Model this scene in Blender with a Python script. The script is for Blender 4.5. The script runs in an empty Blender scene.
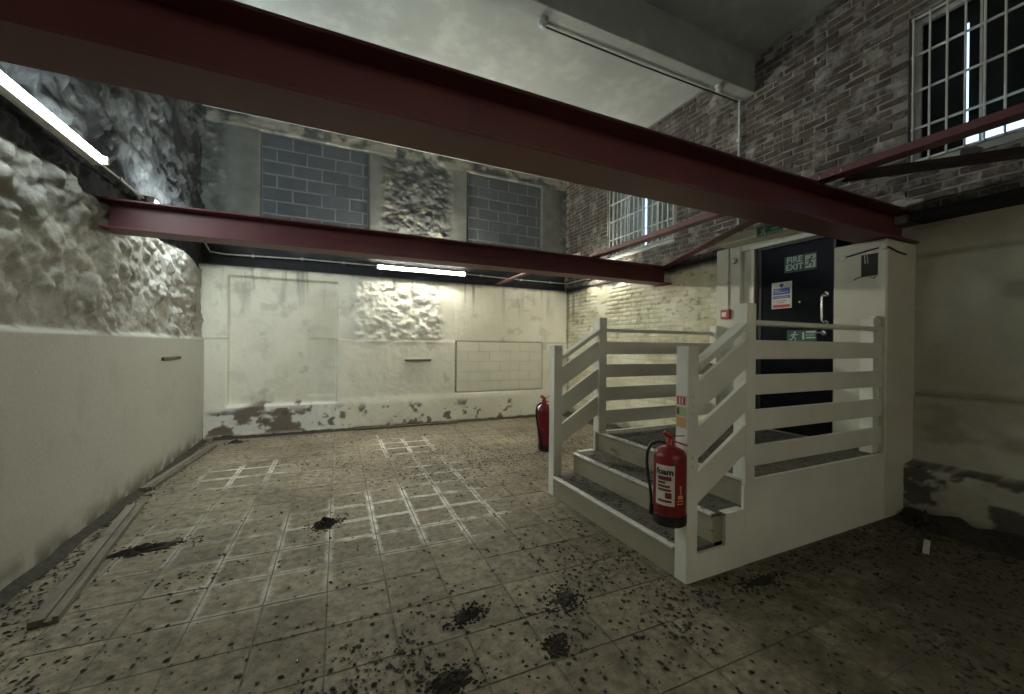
import bpy, bmesh, math, random
import numpy as np
from mathutils import Vector, Matrix
random.seed(7); rng = np.random.default_rng(7)
scn = bpy.context.scene
C = bpy.context.collection

# ------------------------------------------------------------------ camera
F_PX, YAW, PIT, ROL, EYE = 399.93, .4323, -.0019, .0095, 1.5
def cam_axes():
    s, c = math.sin(YAW), math.cos(YAW)
    R = Vector((c, -s, 0)); F = Vector((s, c, 0)); U = Vector((0, 0, 1))
    F2 = F*math.cos(PIT) + U*math.sin(PIT); U2 = U*math.cos(PIT) - F*math.sin(PIT)
    R3 = R*math.cos(ROL) + U2*math.sin(ROL); U3 = U2*math.cos(ROL) - R*math.sin(ROL)
    return R3, U3, F2
cr, cu, cf = cam_axes()
cd = bpy.data.cameras.new('camera'); cam = bpy.data.objects.new('camera', cd); C.objects.link(cam)
cd.sensor_fit = 'HORIZONTAL'; cd.sensor_width = 36; cd.lens = F_PX/1024*36; cd.clip_start = .02; cd.clip_end = 100
cam.matrix_world = Matrix(((cr.x, cu.x, -cf.x, 0), (cr.y, cu.y, -cf.y, 0), (cr.z, cu.z, -cf.z, EYE), (0, 0, 0, 1)))
scn.camera = cam
def project(p):
    q = Vector(p) - Vector((0, 0, EYE)); d = q.dot(cf)
    if d < .05: return None
    return 512 + F_PX*q.dot(cr)/d, 347 - F_PX*q.dot(cu)/d, d

# ------------------------------------------------------------------ world, exposure
w = bpy.data.worlds.new('sky'); scn.world = w; w.use_nodes = True
w.node_tree.nodes['Background'].inputs['Color'].default_value = (.42, .62, 1, 1)
w.node_tree.nodes['Background'].inputs['Strength'].default_value = .30
scn.view_settings.view_transform = 'Standard'; scn.view_settings.look = 'None'
scn.view_settings.gamma = 1; scn.view_settings.use_curve_mapping = False
scn.view_settings.exposure = 3.5
LAMP = dict(left=9.0, left_far=19.0, back=38.0, right=11.0, front=9.5)     # tube radiance of each fixture

# ------------------------------------------------------------------ room measures (metres)
XL, XR, YB, YFRONT, ZC = -1.74, 4.86, 7.62, -3.0, 5.20
ZW = 2.74                 # top of the white paint, old floor level
XP, YN, YF, XE = 2.07, 1.83, 3.56, 4.5
RISE = .1945

# ------------------------------------------------------------------ numpy noise
def _h(ix, iy, s):
    n = (ix.astype(np.int64)*374761393 + iy.astype(np.int64)*668265263 + s*1442695041) & 0x7fffffff
    n = ((n ^ (n >> 13))*1274126177) & 0x7fffffff
    n = ((n ^ (n >> 16))*2246822519) & 0x7fffffff
    return ((n ^ (n >> 15)) & 0xffffff)/float(0xffffff)
def vn(x, y, s=0):
    ix, iy = np.floor(x), np.floor(y); fx, fy = x-ix, y-iy
    fx = fx*fx*fx*(fx*(fx*6-15)+10); fy = fy*fy*fy*(fy*(fy*6-15)+10)
    a, b, c, d = _h(ix, iy, s), _h(ix+1, iy, s), _h(ix, iy+1, s), _h(ix+1, iy+1, s)
    return (a*(1-fx)+b*fx)*(1-fy) + (c*(1-fx)+d*fx)*fy
def fbm(x, y, o=4, s=0, g=.5):
    t = 0; a = 1; n = 0
    for i in range(o):
        t = t + a*vn(x*2**i + 17.3*i, y*2**i + 9.1*i, s+i); n += a; a *= g
    return t/n
def worley(x, y, s=0):
    ix, iy = np.floor(x), np.floor(y)
    f1 = np.full(x.shape, 9.); f2 = np.full(x.shape, 9.); cid = np.zeros(x.shape)
    for dx in (-1, 0, 1):
        for dy in (-1, 0, 1):
            cx, cy = ix+dx, iy+dy
            d = np.hypot(cx + _h(cx, cy, s) - x, cy + _h(cx, cy, s+5) - y); k = _h(cx, cy, s+9)
            nf = d < f1
            f2 = np.where(nf, f1, np.minimum(f2, d)); cid = np.where(nf, k, cid); f1 = np.where(nf, d, f1)
    return f1, f2, cid
def sst(a, b, x):
    t = np.clip((x-a)/(b-a), 0, 1); return t*t*(3-2*t)
def boxm(u, v, u0, u1, v0, v1, e=.02):
    return sst(u0-e, u0+e, u)*(1-sst(u1-e, u1+e, u))*sst(v0-e, v0+e, v)*(1-sst(v1-e, v1+e, v))

# ------------------------------------------------------------------ materials
M = {}
def _nodes(name):
    m = bpy.data.materials.new(name); m.use_nodes = True; nt = m.node_tree
    return m, nt, nt.nodes['Principled BSDF']
def N(nt, t, **k):
    n = nt.nodes.new(t)
    for a, b in k.items(): setattr(n, a, b)
    return n
def noise(nt, vec, scale, detail=4, rough=.55, dist=0):
    n = N(nt, 'ShaderNodeTexNoise'); n.inputs['Scale'].default_value = scale; n.inputs['Detail'].default_value = detail
    n.inputs['Roughness'].default_value = rough; n.inputs['Distortion'].default_value = dist
    nt.links.new(vec, n.inputs['Vector']); return n.outputs['Fac']
def ramp(nt, fac, stops):
    r = N(nt, 'ShaderNodeValToRGB'); el = r.color_ramp.elements
    while len(el) < len(stops): el.new(.5)
    for e, (p, c) in zip(el, stops): e.position = p; e.color = (*c, 1) if len(c) == 3 else c
    nt.links.new(fac, r.inputs['Fac']); return r.outputs['Color']
def mix(nt, fac, a, b, mode='MIX'):
    n = N(nt, 'ShaderNodeMix', data_type='RGBA', blend_type=mode)
    for s, v in ((n.inputs['Factor'], fac), (n.inputs[6], a), (n.inputs[7], b)):
        if isinstance(v, (int, float)): s.default_value = v
        elif isinstance(v, tuple): s.default_value = (*v, 1)
        else: nt.links.new(v, s)
    return n.outputs[2]
def math_(nt, op, a, b=None, clamp=False):
    n = N(nt, 'ShaderNodeMath', operation=op, use_clamp=clamp)
    for s, v in zip(n.inputs, (a, b)):
        if v is None: continue
        if isinstance(v, (int, float)): s.default_value = v
        else: nt.links.new(v, s)
    return n.outputs[0]
def bump(nt, bs, h, strength=.4, dist=.01):
    b = N(nt, 'ShaderNodeBump'); b.inputs['Strength'].default_value = strength; b.inputs['Distance'].default_value = dist
    nt.links.new(h, b.inputs['Height']); nt.links.new(b.outputs['Normal'], bs.inputs['Normal'])
def pos(nt): return N(nt, 'ShaderNodeNewGeometry').outputs['Position']

def plain(name, a, b=None, scale=6, rough=.6, metal=0, spot=None, spot_at=(.62, .68), spot_scale=14, bump_s=.15, bump_scale=60, stretch=None, rnd=0, spec=.5):
    """paint, wood, metal: two tones of noise, an optional third tone in spots, fine relief"""
    m, nt, bs = _nodes(name); b = b or tuple(x*.8 for x in a)
    v = pos(nt)
    if stretch:
        mp = N(nt, 'ShaderNodeMapping'); mp.inputs['Scale'].default_value = stretch; nt.links.new(v, mp.inputs['Vector']); v = mp.outputs['Vector']
    col = ramp(nt, noise(nt, v, scale, 5), [(.3, b), (.7, a)])
    if spot:
        col = mix(nt, ramp(nt, noise(nt, v, spot_scale, 6, .65), [(spot_at[0], (0, 0, 0)), (spot_at[1], (1, 1, 1))]), col, spot)
    if rnd:
        oi = N(nt, 'ShaderNodeObjectInfo')
        k = math_(nt, 'ADD', math_(nt, 'MULTIPLY', oi.outputs['Random'], rnd), 1-rnd/2)
        cmb = N(nt, 'ShaderNodeCombineColor')
        for i in range(3): nt.links.new(k, cmb.inputs[i])
        col = mix(nt, 1., col, cmb.outputs[0], 'MULTIPLY')
    nt.links.new(col, bs.inputs['Base Color'])
    bs.inputs['Roughness'].default_value = rough; bs.inputs['Metallic'].default_value = metal
    bs.inputs['Specular IOR Level'].default_value = spec
    if bump_s: bump(nt, bs, noise(nt, v, bump_scale, 4), bump_s, .004)
    M[name] = m; return m

plain('cream_paint', (.62, .60, .50), (.55, .53, .43), 3, .55, spot=(.36, .32, .23), spot_at=(.70, .82), spot_scale=9)
plain('timber_white', (.74, .73, .64), (.66, .65, .56), 4, .45, spot=(.25, .22, .16), spot_at=(.68, .75), spot_scale=17, bump_s=.2, bump_scale=40)
plain('riser_beige', (.33, .295, .20), (.25, .225, .15), 5, .6, spot=(.13, .11, .075), spot_at=(.6, .72), spot_scale=12, stretch=(1, .25, 1))
plain('tread_vinyl', (.16, .145, .11), (.085, .076, .058), 7, .7, spot=(.03, .025, .018), spot_at=(.52, .68), spot_scale=20)
plain('nosing_metal', (.72, .70, .64), (.50, .48, .42), 20, .45, .25)
plain('red_steel', (.145, .040, .041), (.105, .030, .031), 2.2, .5, spot=(.075, .032, .030), spot_at=(.62, .8), spot_scale=7, bump_s=.1)
plain('dark_steel', (.045, .022, .022), (.025, .014, .014), 3, .6)
plain('bolt_steel', (.45, .43, .40), (.28, .25, .22), 30, .4, .6)
plain('slab_concrete', (.34, .36, .335), (.24, .255, .235), 1.1, .85, spot=(.44, .46, .43), spot_at=(.5, .85), spot_scale=2.2, bump_s=.1)
plain('mortar', (.26, .245, .215), (.11, .10, .088), 4, .95, spot=(.40, .39, .35), spot_at=(.55, .7), spot_scale=3.3)
plain('brick_clay', (.098, .076, .062), (.048, .039, .034), 9, .9, spot=(.22, .212, .188), spot_at=(.50, .66), spot_scale=5.5, bump_s=.7, bump_scale=45, rnd=.7)
plain('block_grey', (.062, .070, .077), (.044, .050, .056), 5, .9, bump_s=.5, bump_scale=120, rnd=.3)
plain('block_mortar', (.15, .157, .157), (.105, .11, .11), 8, .95)
plain('painted_block', (.72, .70, .57), (.66, .64, .51), 3, .6, rnd=.03, spot=(.50, .47, .36), spot_at=(.66, .78), spot_scale=7)
plain('door_black', (.006, .007, .010), (.004, .005, .008), 3, .30, bump_s=.03, spec=.08)
plain('door_frame_dark', (.012, .012, .014), None, 3, .4)
plain('brown_wood', (.12, .070, .035), (.07, .04, .02), 12, .7, stretch=(1, 1, .2))
plain('bare_timber', (.20, .178, .135), (.12, .105, .078), 9, .8, spot=(.06, .052, .04), spot_at=(.56, .7), spot_scale=16, stretch=(1, .3, 1))
plain('old_timber', (.115, .095, .065), (.06, .05, .035), 12, .85)
plain('black_timber', (.018, .017, .016), (.009, .009, .009), 6, .9)
plain('chrome', (.75, .75, .74), None, 5, .18, 1, bump_s=0)
plain('white_plastic', (.72, .72, .68), (.60, .60, .56), 10, .45, bump_s=0)
plain('dusty_plastic', (.52, .54, .51), (.30, .31, .29), 30, .7, bump_s=.2)
plain('conduit_grey', (.50, .50, .45), (.34, .34, .30), 12, .5, .3, bump_s=0)
plain('extinguisher_red', (.21, .014, .020), (.17, .012, .016), 5, .30, bump_s=0)
plain('red_plastic', (.38, .02, .02), None, 5, .35, bump_s=0)
plain('rubber_black', (.010, .010, .010), None, 8, .45, bump_s=0)
plain('label_cream', (.66, .62, .50), (.60, .56, .45), 8, .5, bump_s=0)
plain('label_white', (.66, .66, .64), None, 8, .5, bump_s=0)
plain('print_black', (.02, .02, .02), None, 8, .5, bump_s=0)
plain('print_maroon', (.17, .03, .035), None, 8, .5, bump_s=0)
plain('print_red', (.55, .05, .05), None, 8, .5, bump_s=0)
plain('print_blue', (.03, .09, .34), None, 8, .5, bump_s=0)
plain('print_green', (.016, .10, .055), None, 8, .4, bump_s=0)
plain('print_orange', (.70, .38, .14), None, 8, .5, bump_s=0)
plain('print_lime', (.42, .50, .24), None, 8, .5, bump_s=0)
plain('glow_white', (.50, .60, .50), None, 8, .5, bump_s=0)
plain('grille_white', (.62, .63, .60), (.45, .46, .43), 12, .5, bump_s=0)
plain('shutter_board', (.030, .030, .028), (.016, .016, .015), 5, .8)
plain('pale_board', (.52, .54, .54), (.34, .36, .36), 5, .8)
plain('leaf_litter', (.036, .027, .018), (.014, .011, .008), 40, .9, bump_s=0)
plain('dirt', (.052, .042, .030), (.020, .016, .011), 25, .95, bump_s=.6, bump_scale=50)
plain('screed', (.16, .142, .105), (.085, .075, .055), 3, .9, spot=(.035, .03, .022), spot_at=(.5, .65), spot_scale=5)
plain('paper_scrap', (.80, .78, .70), None, 8, .8, bump_s=0)
plain('outside_dark', (.02, .02, .02), None, 8, .9, bump_s=0)

def glass():
    m, nt, bs = _nodes('window_glass')
    bs.inputs['Base Color'].default_value = (.75, .82, .85, 1); bs.inputs['Roughness'].default_value = .12
    bs.inputs['Transmission Weight'].default_value = 1; bs.inputs['IOR'].default_value = 1.05
    M['window_glass'] = m
glass()
def emitter(name, col, k):
    m, nt, bs = _nodes(name)
    bs.inputs['Base Color'].default_value = (.8, .8, .8, 1); bs.inputs['Emission Color'].default_value = (*col, 1); bs.inputs['Emission Strength'].default_value = k
    M[name] = m
COOL, WARM = (.86, .97, 1.0), (1.0, .97, .84)
emitter('tube_left', COOL, LAMP['left']); emitter('tube_left_far', COOL, LAMP['left_far'])
emitter('tube_back', WARM, LAMP['back']); emitter('tube_right', WARM, LAMP['right']); emitter('tube_front', WARM, LAMP['front'])

def wallmat(name, rough=.8, fine=.35, bs_=.5, bscale=35, spec=.3):
    """colour from the wall's own vertex colours (paint, soot, bare stone), plus fine grain"""
    m, nt, bs = _nodes(name); p = pos(nt)
    at = N(nt, 'ShaderNodeVertexColor', layer_name='col')
    k = ramp(nt, noise(nt, p, 30, 6, .65), [(.25, (1-fine,)*3), (.75, (1+fine*.4,)*3)])
    nt.links.new(mix(nt, 1., at.outputs['Color'], k, 'MULTIPLY'), bs.inputs['Base Color'])
    bs.inputs['Roughness'].default_value = rough; bs.inputs['Specular IOR Level'].default_value = spec
    bump(nt, bs, math_(nt, 'MULTIPLY', noise(nt, p, bscale, 6, .6), at.outputs['Alpha']), bs_, .02)
    M[name] = m
wallmat('wall_paint', .85, .10, .06, spec=.12); wallmat('wall_rubble', .8, .14, .55, 24, spec=.15)

TP = .335          # tile pitch
def tilemat(name, edges):
    m, nt, bs = _nodes(name); p = pos(nt)
    a = ramp(nt, noise(nt, p, 1.3, 6, .6), [(.3, (.145, .122, .082)), (.5, (.235, .202, .140)), (.72, (.32, .28, .20))])
    b = ramp(nt, noise(nt, p, 16, 6, .7), [(.36, (.42, .40, .37)), (.60, (1.1, 1.1, 1.1))])
    col = mix(nt, .8, a, b, 'MULTIPLY')
    oi = N(nt, 'ShaderNodeObjectInfo')
    k = math_(nt, 'ADD', math_(nt, 'MULTIPLY', oi.outputs['Random'], .22), .9)
    cc = N(nt, 'ShaderNodeCombineColor')
    for i in range(3): nt.links.new(k, cc.inputs[i])
    col = mix(nt, 1., col, cc.outputs[0], 'MULTIPLY')
    if edges:
        tc = N(nt, 'ShaderNodeTexCoord'); sx = N(nt, 'ShaderNodeSeparateXYZ'); nt.links.new(tc.outputs['Object'], sx.inputs[0])
        ex = math_(nt, 'ABSOLUTE', sx.outputs[0]); ey = math_(nt, 'ABSOLUTE', sx.outputs[1])
        e = math_(nt, 'MAXIMUM', ex, ey)
        e = math_(nt, 'ADD', e, math_(nt, 'MULTIPLY', math_(nt, 'SUBTRACT', noise(nt, p, 22, 5, .6), .5), .045))
        edge = ramp(nt, math_(nt, 'MULTIPLY', e, 1/(TP/2)), [(.79, (0, 0, 0)), (.92, (1, 1, 1))])
        # lime bloom only where the floor shows it
        sp = N(nt, 'ShaderNodeSeparateXYZ'); nt.links.new(p, sp.inputs[0]); zones = None
        for (cx, cy, rx, ry, s) in ((.74, 3.66, .85, .75, 1.0), (-.35, 3.3, .6, .75, .45), (-.85, 5.5, .45, .55, .8), (1.05, 6.4, .45, 1.0, .9), (1.25, 4.8, .4, .6, .6), (-.9, 3.9, .5, .6, .3)):
            dx = math_(nt, 'DIVIDE', math_(nt, 'SUBTRACT', sp.outputs[0], cx), rx); dy = math_(nt, 'DIVIDE', math_(nt, 'SUBTRACT', sp.outputs[1], cy), ry)
            r2 = math_(nt, 'ADD', math_(nt, 'POWER', math_(nt, 'ABSOLUTE', dx), 3.), math_(nt, 'POWER', math_(nt, 'ABSOLUTE', dy), 3.))
            z = math_(nt, 'MULTIPLY', math_(nt, 'SUBTRACT', 1.25, r2, True), s)
            zones = z if zones is None else math_(nt, 'MAXIMUM', zones, z)
        zn = math_(nt, 'MULTIPLY', zones, ramp(nt, noise(nt, p, 5, 5, .6), [(.33, (.10, .10, .10)), (.55, (1, 1, 1))]))
        f = math_(nt, 'MULTIPLY', edge, zn, True)
        col = mix(nt, f, col, (.66, .64, .55))
        # rubbed pale patches
        f2 = math_(nt, 'MULTIPLY', zones, ramp(nt, noise(nt, p, 9, 6, .7), [(.60, (0, 0, 0)), (.74, (.6, .6, .6))]), True)
        col = mix(nt, f2, col, (.50, .48, .40))
    dark = ramp(nt, noise(nt, p, 2.6, 8, .75), [(.49, (0, 0, 0)), (.70, (.85, .85, .85))])
    col = mix(nt, dark, col, (.055, .046, .034))
    # trodden soil plus painted vignette darkening, both growing towards the near right
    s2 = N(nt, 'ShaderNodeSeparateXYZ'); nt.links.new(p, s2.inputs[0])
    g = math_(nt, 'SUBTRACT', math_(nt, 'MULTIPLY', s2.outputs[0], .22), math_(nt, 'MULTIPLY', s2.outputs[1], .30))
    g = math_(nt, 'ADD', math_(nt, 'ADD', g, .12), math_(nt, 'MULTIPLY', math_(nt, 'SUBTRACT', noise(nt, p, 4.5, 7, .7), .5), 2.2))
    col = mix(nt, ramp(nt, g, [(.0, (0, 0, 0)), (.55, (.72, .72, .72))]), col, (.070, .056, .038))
    nt.links.new(col, bs.inputs['Base Color']); bs.inputs['Roughness'].default_value = .75; bs.inputs['Specular IOR Level'].default_value = .25
    bump(nt, bs, noise(nt, p, 40, 6, .65), .35, .006)
    M[name] = m
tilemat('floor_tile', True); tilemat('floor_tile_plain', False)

# ------------------------------------------------------------------ mesh helpers
class MB:
    def __init__(s): s.v = []; s.f = []
    def add(s, v, f):
        o = len(s.v); s.v += [tuple(p) for p in v]; s.f += [tuple(i+o for i in q) for q in f]; return s
    def box(s, x0, x1, y0, y1, z0, z1):
        return s.add([(x0,y0,z0),(x1,y0,z0),(x1,y1,z0),(x0,y1,z0),(x0,y0,z1),(x1,y0,z1),(x1,y1,z1),(x0,y1,z1)],
                     [(0,3,2,1),(4,5,6,7),(0,1,5,4),(1,2,6,5),(2,3,7,6),(3,0,4,7)])
    def bbox(s, x0, x1, y0, y1, z0, z1, b=.004):
        bm = bmesh.new(); bmesh.ops.create_cube(bm, size=1)
        for q in bm.verts: q.co = Vector(((x0+x1)/2 + q.co.x*(x1-x0), (y0+y1)/2 + q.co.y*(y1-y0), (z0+z1)/2 + q.co.z*(z1-z0)))
        bmesh.ops.bevel(bm, geom=list(bm.edges), offset=b, segments=1, affect='EDGES')
        s.add([q.co[:] for q in bm.verts], [[q.index for q in f.verts] for f in bm.faces]); bm.free(); return s
    def prism(s, poly, axis, a, b):
        """poly in the two other axes (order x,y,z), extruded along axis from a to b"""
        def P(u, v, t): return {'x': (t,u,v), 'y': (u,t,v), 'z': (u,v,t)}[axis]
        n = len(poly)
        bm = bmesh.new(); v0 = [bm.verts.new(P(*p, a)) for p in poly]; v1 = [bm.verts.new(P(*p, b)) for p in poly]
        bm.faces.new(v0); bm.faces.new(v1[::-1])
        for i in range(n): bm.faces.new((v0[i], v1[i], v1[(i+1) % n], v0[(i+1) % n]))
        bmesh.ops.recalc_face_normals(bm, faces=bm.faces); bm.verts.index_update()
        s.add([q.co[:] for q in bm.verts], [[q.index for q in f.verts] for f in bm.faces]); bm.free(); return s
    def tube(s, path, r, n=10, cap=True):
        P = [Vector(p) for p in path]; up = None; rings = []
        for i, p in enumerate(P):
            t = ((P[min(i+1, len(P)-1)] - p).normalized() + (p - P[max(i-1, 0)]).normalized())
            t = t.normalized() if t.length > 1e-6 else Vector((0, 0, 1))
            if up is None: up = Vector((0,0,1)) if abs(t.z) < .9 else Vector((1,0,0))
            a = t.cross(up).normalized(); b = a.cross(t).normalized(); up = b
            rr = r[i] if isinstance(r, (list, tuple)) else r
            rings.append([p + a*rr*math.cos(2*math.pi*k/n) + b*rr*math.sin(2*math.pi*k/n) for k in range(n)])
        v = [q for g in rings for q in g]; f = []
        for i in range(len(P)-1):
            for k in range(n):
                f.append((i*n+k, i*n+(k+1) % n, (i+1)*n+(k+1) % n, (i+1)*n+k))
        if cap: f.append(tuple(range(n))[::-1]); f.append(tuple((len(P)-1)*n+k for k in range(n)))
        return s.add(v, f)
    def lathe(s, prof, c, n=24, axis='z'):
        """prof: (radius, height) list"""
        v = []; f = []
        for (r, h) in prof:
            for k in range(n):
                a = 2*math.pi*k/n; x, y = r*math.cos(a), r*math.sin(a)
                q = {'z': (x, y, h), 'x': (h, x, y), 'y': (y, h, x)}[axis]
                v.append((c[0]+q[0], c[1]+q[1], c[2]+q[2]))
        for i in range(len(prof)-1):
            for k in range(n): f.append((i*n+k, i*n+(k+1) % n, (i+1)*n+(k+1) % n, (i+1)*n+k))
        f.append(tuple(range(n))[::-1]); f.append(tuple((len(prof)-1)*n+k for k in range(n)))
        return s.add(v, f)
    def bar(s, p, q, w, h, up=(0,0,1)):
        """box bar from p to q, w across, h along up"""
        p, q = Vector(p), Vector(q); t = (q-p).normalized(); a = t.cross(Vector(up)).normalized(); b = a.cross(t).normalized()
        v = []
        for e in (p, q):
            for (i, j) in ((-1,-1),(1,-1),(1,1),(-1,1)): v.append(e + a*w/2*i + b*h/2*j)
        return s.add(v, [(0,3,2,1),(4,5,6,7),(0,1,5,4),(1,2,6,5),(2,3,7,6),(3,0,4,7)])
    def mesh(s, name, origin=(0,0,0), smooth=False):
        me = bpy.data.meshes.new(name); o = Vector(origin)
        me.from_pydata([tuple(Vector(p)-o) for p in s.v], [], s.f); me.update()
        bm = bmesh.new(); bm.from_mesh(me); bmesh.ops.recalc_face_normals(bm, faces=bm.faces); bm.to_mesh(me); bm.free()
        if smooth:
            for p in me.polygons: p.use_smooth = True
        return me
ORG = {}
def put(name, me, m, parent=None, origin=(0,0,0)):
    o = bpy.data.objects.new(name, me); C.objects.link(o)
    if m and not me.materials: me.materials.append(M[m])
    po = ORG[parent.name] if parent else Vector((0,0,0))
    o.parent = parent; o.location = Vector(origin) - po; ORG[o.name] = Vector(origin); return o
def part(name, mb, m, parent, smooth=False, label=None):
    org = ORG[parent.name]
    o = put(name, mb.mesh(name, org, smooth), m, parent, org)
    if label: o['label'] = label
    if smooth: soft(o)
    return o
def soft(o, ang=40):
    me = o.data
    for p in me.polygons: p.use_smooth = True
    try: me.set_sharp_from_angle(angle=math.radians(ang))
    except Exception: pass
def tag(o, label, cat=None, group=None, kind=None):
    o['label'] = label
    if cat: o['category'] = cat
    if group: o['group'] = group
    if kind: o['kind'] = kind
    return o
def thing(name, base, label, cat, group=None, kind=None):
    o = bpy.data.objects.new(name, None); C.objects.link(o); o.location = base; o.empty_display_size = .1
    ORG[o.name] = Vector(base); return tag(o, label, cat, group, kind)
def solo(name, mb, m, label, cat, group=None, kind=None, smooth=False):
    a = np.array([tuple(p) for p in mb.v]); org = ((a[:,0].min()+a[:,0].max())/2, (a[:,1].min()+a[:,1].max())/2, a[:,2].min())
    o = put(name, mb.mesh(name, org, smooth), m, None, org)
    if smooth: soft(o)
    return tag(o, label, cat, group, kind)
def copy_of(src, name, loc, parent, rot=None, m=None):
    o = bpy.data.objects.new(name, src); C.objects.link(o); o.parent = parent
    o.location = Vector(loc) - ORG[parent.name]
    if rot: o.rotation_euler = rot
    return o
def grid(name, us, vs, fn, m, parent=None, flip=False):
    """a relief surface: fn(U,V) -> X,Y,Z,colour(rgb)"""
    U, V = np.meshgrid(us, vs); X, Y, Z, K = fn(U, V)
    nu, nv = len(us), len(vs)
    co = np.stack([X, Y, Z], -1).reshape(-1, 3)
    i = (np.arange(nv-1)[:, None]*nu + np.arange(nu-1)[None]).ravel()
    q = np.stack([i, i+1, i+nu+1, i+nu], 1)
    if flip: q = q[:, ::-1]
    me = bpy.data.meshes.new(name); me.vertices.add(len(co)); me.loops.add(q.size); me.polygons.add(len(q))
    me.vertices.foreach_set('co', co.ravel()); me.loops.foreach_set('vertex_index', q.ravel().astype(np.int32))
    me.polygons.foreach_set('loop_start', np.arange(0, q.size, 4, dtype=np.int32)); me.polygons.foreach_set('loop_total', np.full(len(q), 4, np.int32))
    me.polygons.foreach_set('use_smooth', np.ones(len(q), bool)); me.update(calc_edges=True)
    at = me.color_attributes.new('col', 'FLOAT_COLOR', 'POINT')
    rgba = np.ones((len(co), 4), np.float32); rgba[:, :K.shape[-1]] = np.clip(K.reshape(len(co), -1), 0, 1); at.data.foreach_set('color', rgba.ravel())
    me.validate()
    return put(name, me, m, parent, ORG[parent.name] if parent else (0,0,0)) if not parent else _under(name, me, m, parent)
def _under(name, me, m, parent):
    o = bpy.data.objects.new(name, me); C.objects.link(o); me.materials.append(M[m]); o.parent = parent
    o.location = -ORG[parent.name]; ORG[o.name] = Vector((0,0,0)); return o
def lerp3(a, b, t):
    return np.asarray(a)*(1-t[..., None]) + np.asarray(b)*t[..., None] if not isinstance(a, np.ndarray) or a.ndim == 1 else a*(1-t[..., None]) + np.asarray(b)*t[..., None]
def text_mesh(body, size, bold=0):
    cu_ = bpy.data.curves.new('t', 'FONT'); cu_.body = body; cu_.size = size; cu_.align_x = 'CENTER'; cu_.align_y = 'CENTER'; cu_.offset = bold
    cu_.extrude = 0; cu_.resolution_u = 4
    o = bpy.data.objects.new('t', cu_); C.objects.link(o)
    dg = bpy.context.evaluated_depsgraph_get(); me = bpy.data.meshes.new_from_object(o.evaluated_get(dg))
    v = [tuple(q.co) for q in me.vertices]; f = [tuple(p.vertices) for p in me.polygons]
    bpy.data.objects.remove(o); bpy.data.curves.remove(cu_); bpy.data.meshes.remove(me)
    return v, f

# ================================================================== SETTING
CREAM = np.array((.74, .72, .60)); CREAM2 = np.array((.60, .57, .45)); SOOT = np.array((.030, .032, .036)); STONE = np.array((.20, .205, .185))
PLASTER = np.array((.34, .345, .31)); BROWN = np.array((.165, .125, .100)); LIME = np.array((.74, .73, .66))

# ---- floor: screed with clay tiles laid in it
floor = thing('floor', (0, 0, 0), 'tiled dirty brown floor of the basement room', 'floor', kind='structure')
part('screed', MB().box(XL-.3, XR+.3, YFRONT-.2, YB+.3, -.2, -.0028), 'screed', floor)
def tile_mesh(i):
    bm = bmesh.new(); bmesh.ops.create_cube(bm, size=1); g = TP - .004 - .003*random.random()
    for q in bm.verts: q.co = Vector((q.co.x*g, q.co.y*g, q.co.z*.02 - .01))
    bmesh.ops.bevel(bm, geom=[e for e in bm.edges if all(q.co.z > -.001 for q in e.verts)], offset=.0025, segments=1, affect='EDGES')
    for q in bm.verts:
        if q.co.z > -.006: q.co.z += random.uniform(-.0012, .0012)
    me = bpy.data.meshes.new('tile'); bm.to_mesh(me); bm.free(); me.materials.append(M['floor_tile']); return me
TILES = [tile_mesh(i) for i in range(6)]
ang = math.radians(-1.2); ca, sa = math.cos(ang), math.sin(ang); cells = []
for i in range(-8, 18):
    for j in range(-10, 24):
        gx, gy = (i+.5)*TP + .03, (j+.5)*TP - .02
        dx, dy = gx-.07, gy-3.6
        x, y = .07 + dx*ca - dy*sa, 3.6 + dx*sa + dy*ca
        if not (XL-.14 < x < XR+.3 and YFRONT-.1 < y < YB+.14): continue
        if XP+.2 < x < XE+.3 and YN+.2 < y < YF-.2: continue
        p = project((x, y, 0)); inside = p and -60 < p[0] < 1084 and p[1] < 760
        cells.append((p[2] if inside else 100+abs(y), x, y))
cells.sort()
for k, (d, x, y) in enumerate(cells[:300]):
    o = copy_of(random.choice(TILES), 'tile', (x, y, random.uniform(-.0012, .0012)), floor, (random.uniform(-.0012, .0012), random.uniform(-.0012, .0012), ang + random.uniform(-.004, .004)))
rest = MB()
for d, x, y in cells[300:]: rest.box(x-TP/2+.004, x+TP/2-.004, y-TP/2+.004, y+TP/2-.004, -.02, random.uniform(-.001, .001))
o = part('tile_remainder', rest, 'floor_tile_plain', floor); o['kind'] = 'stuff'

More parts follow.
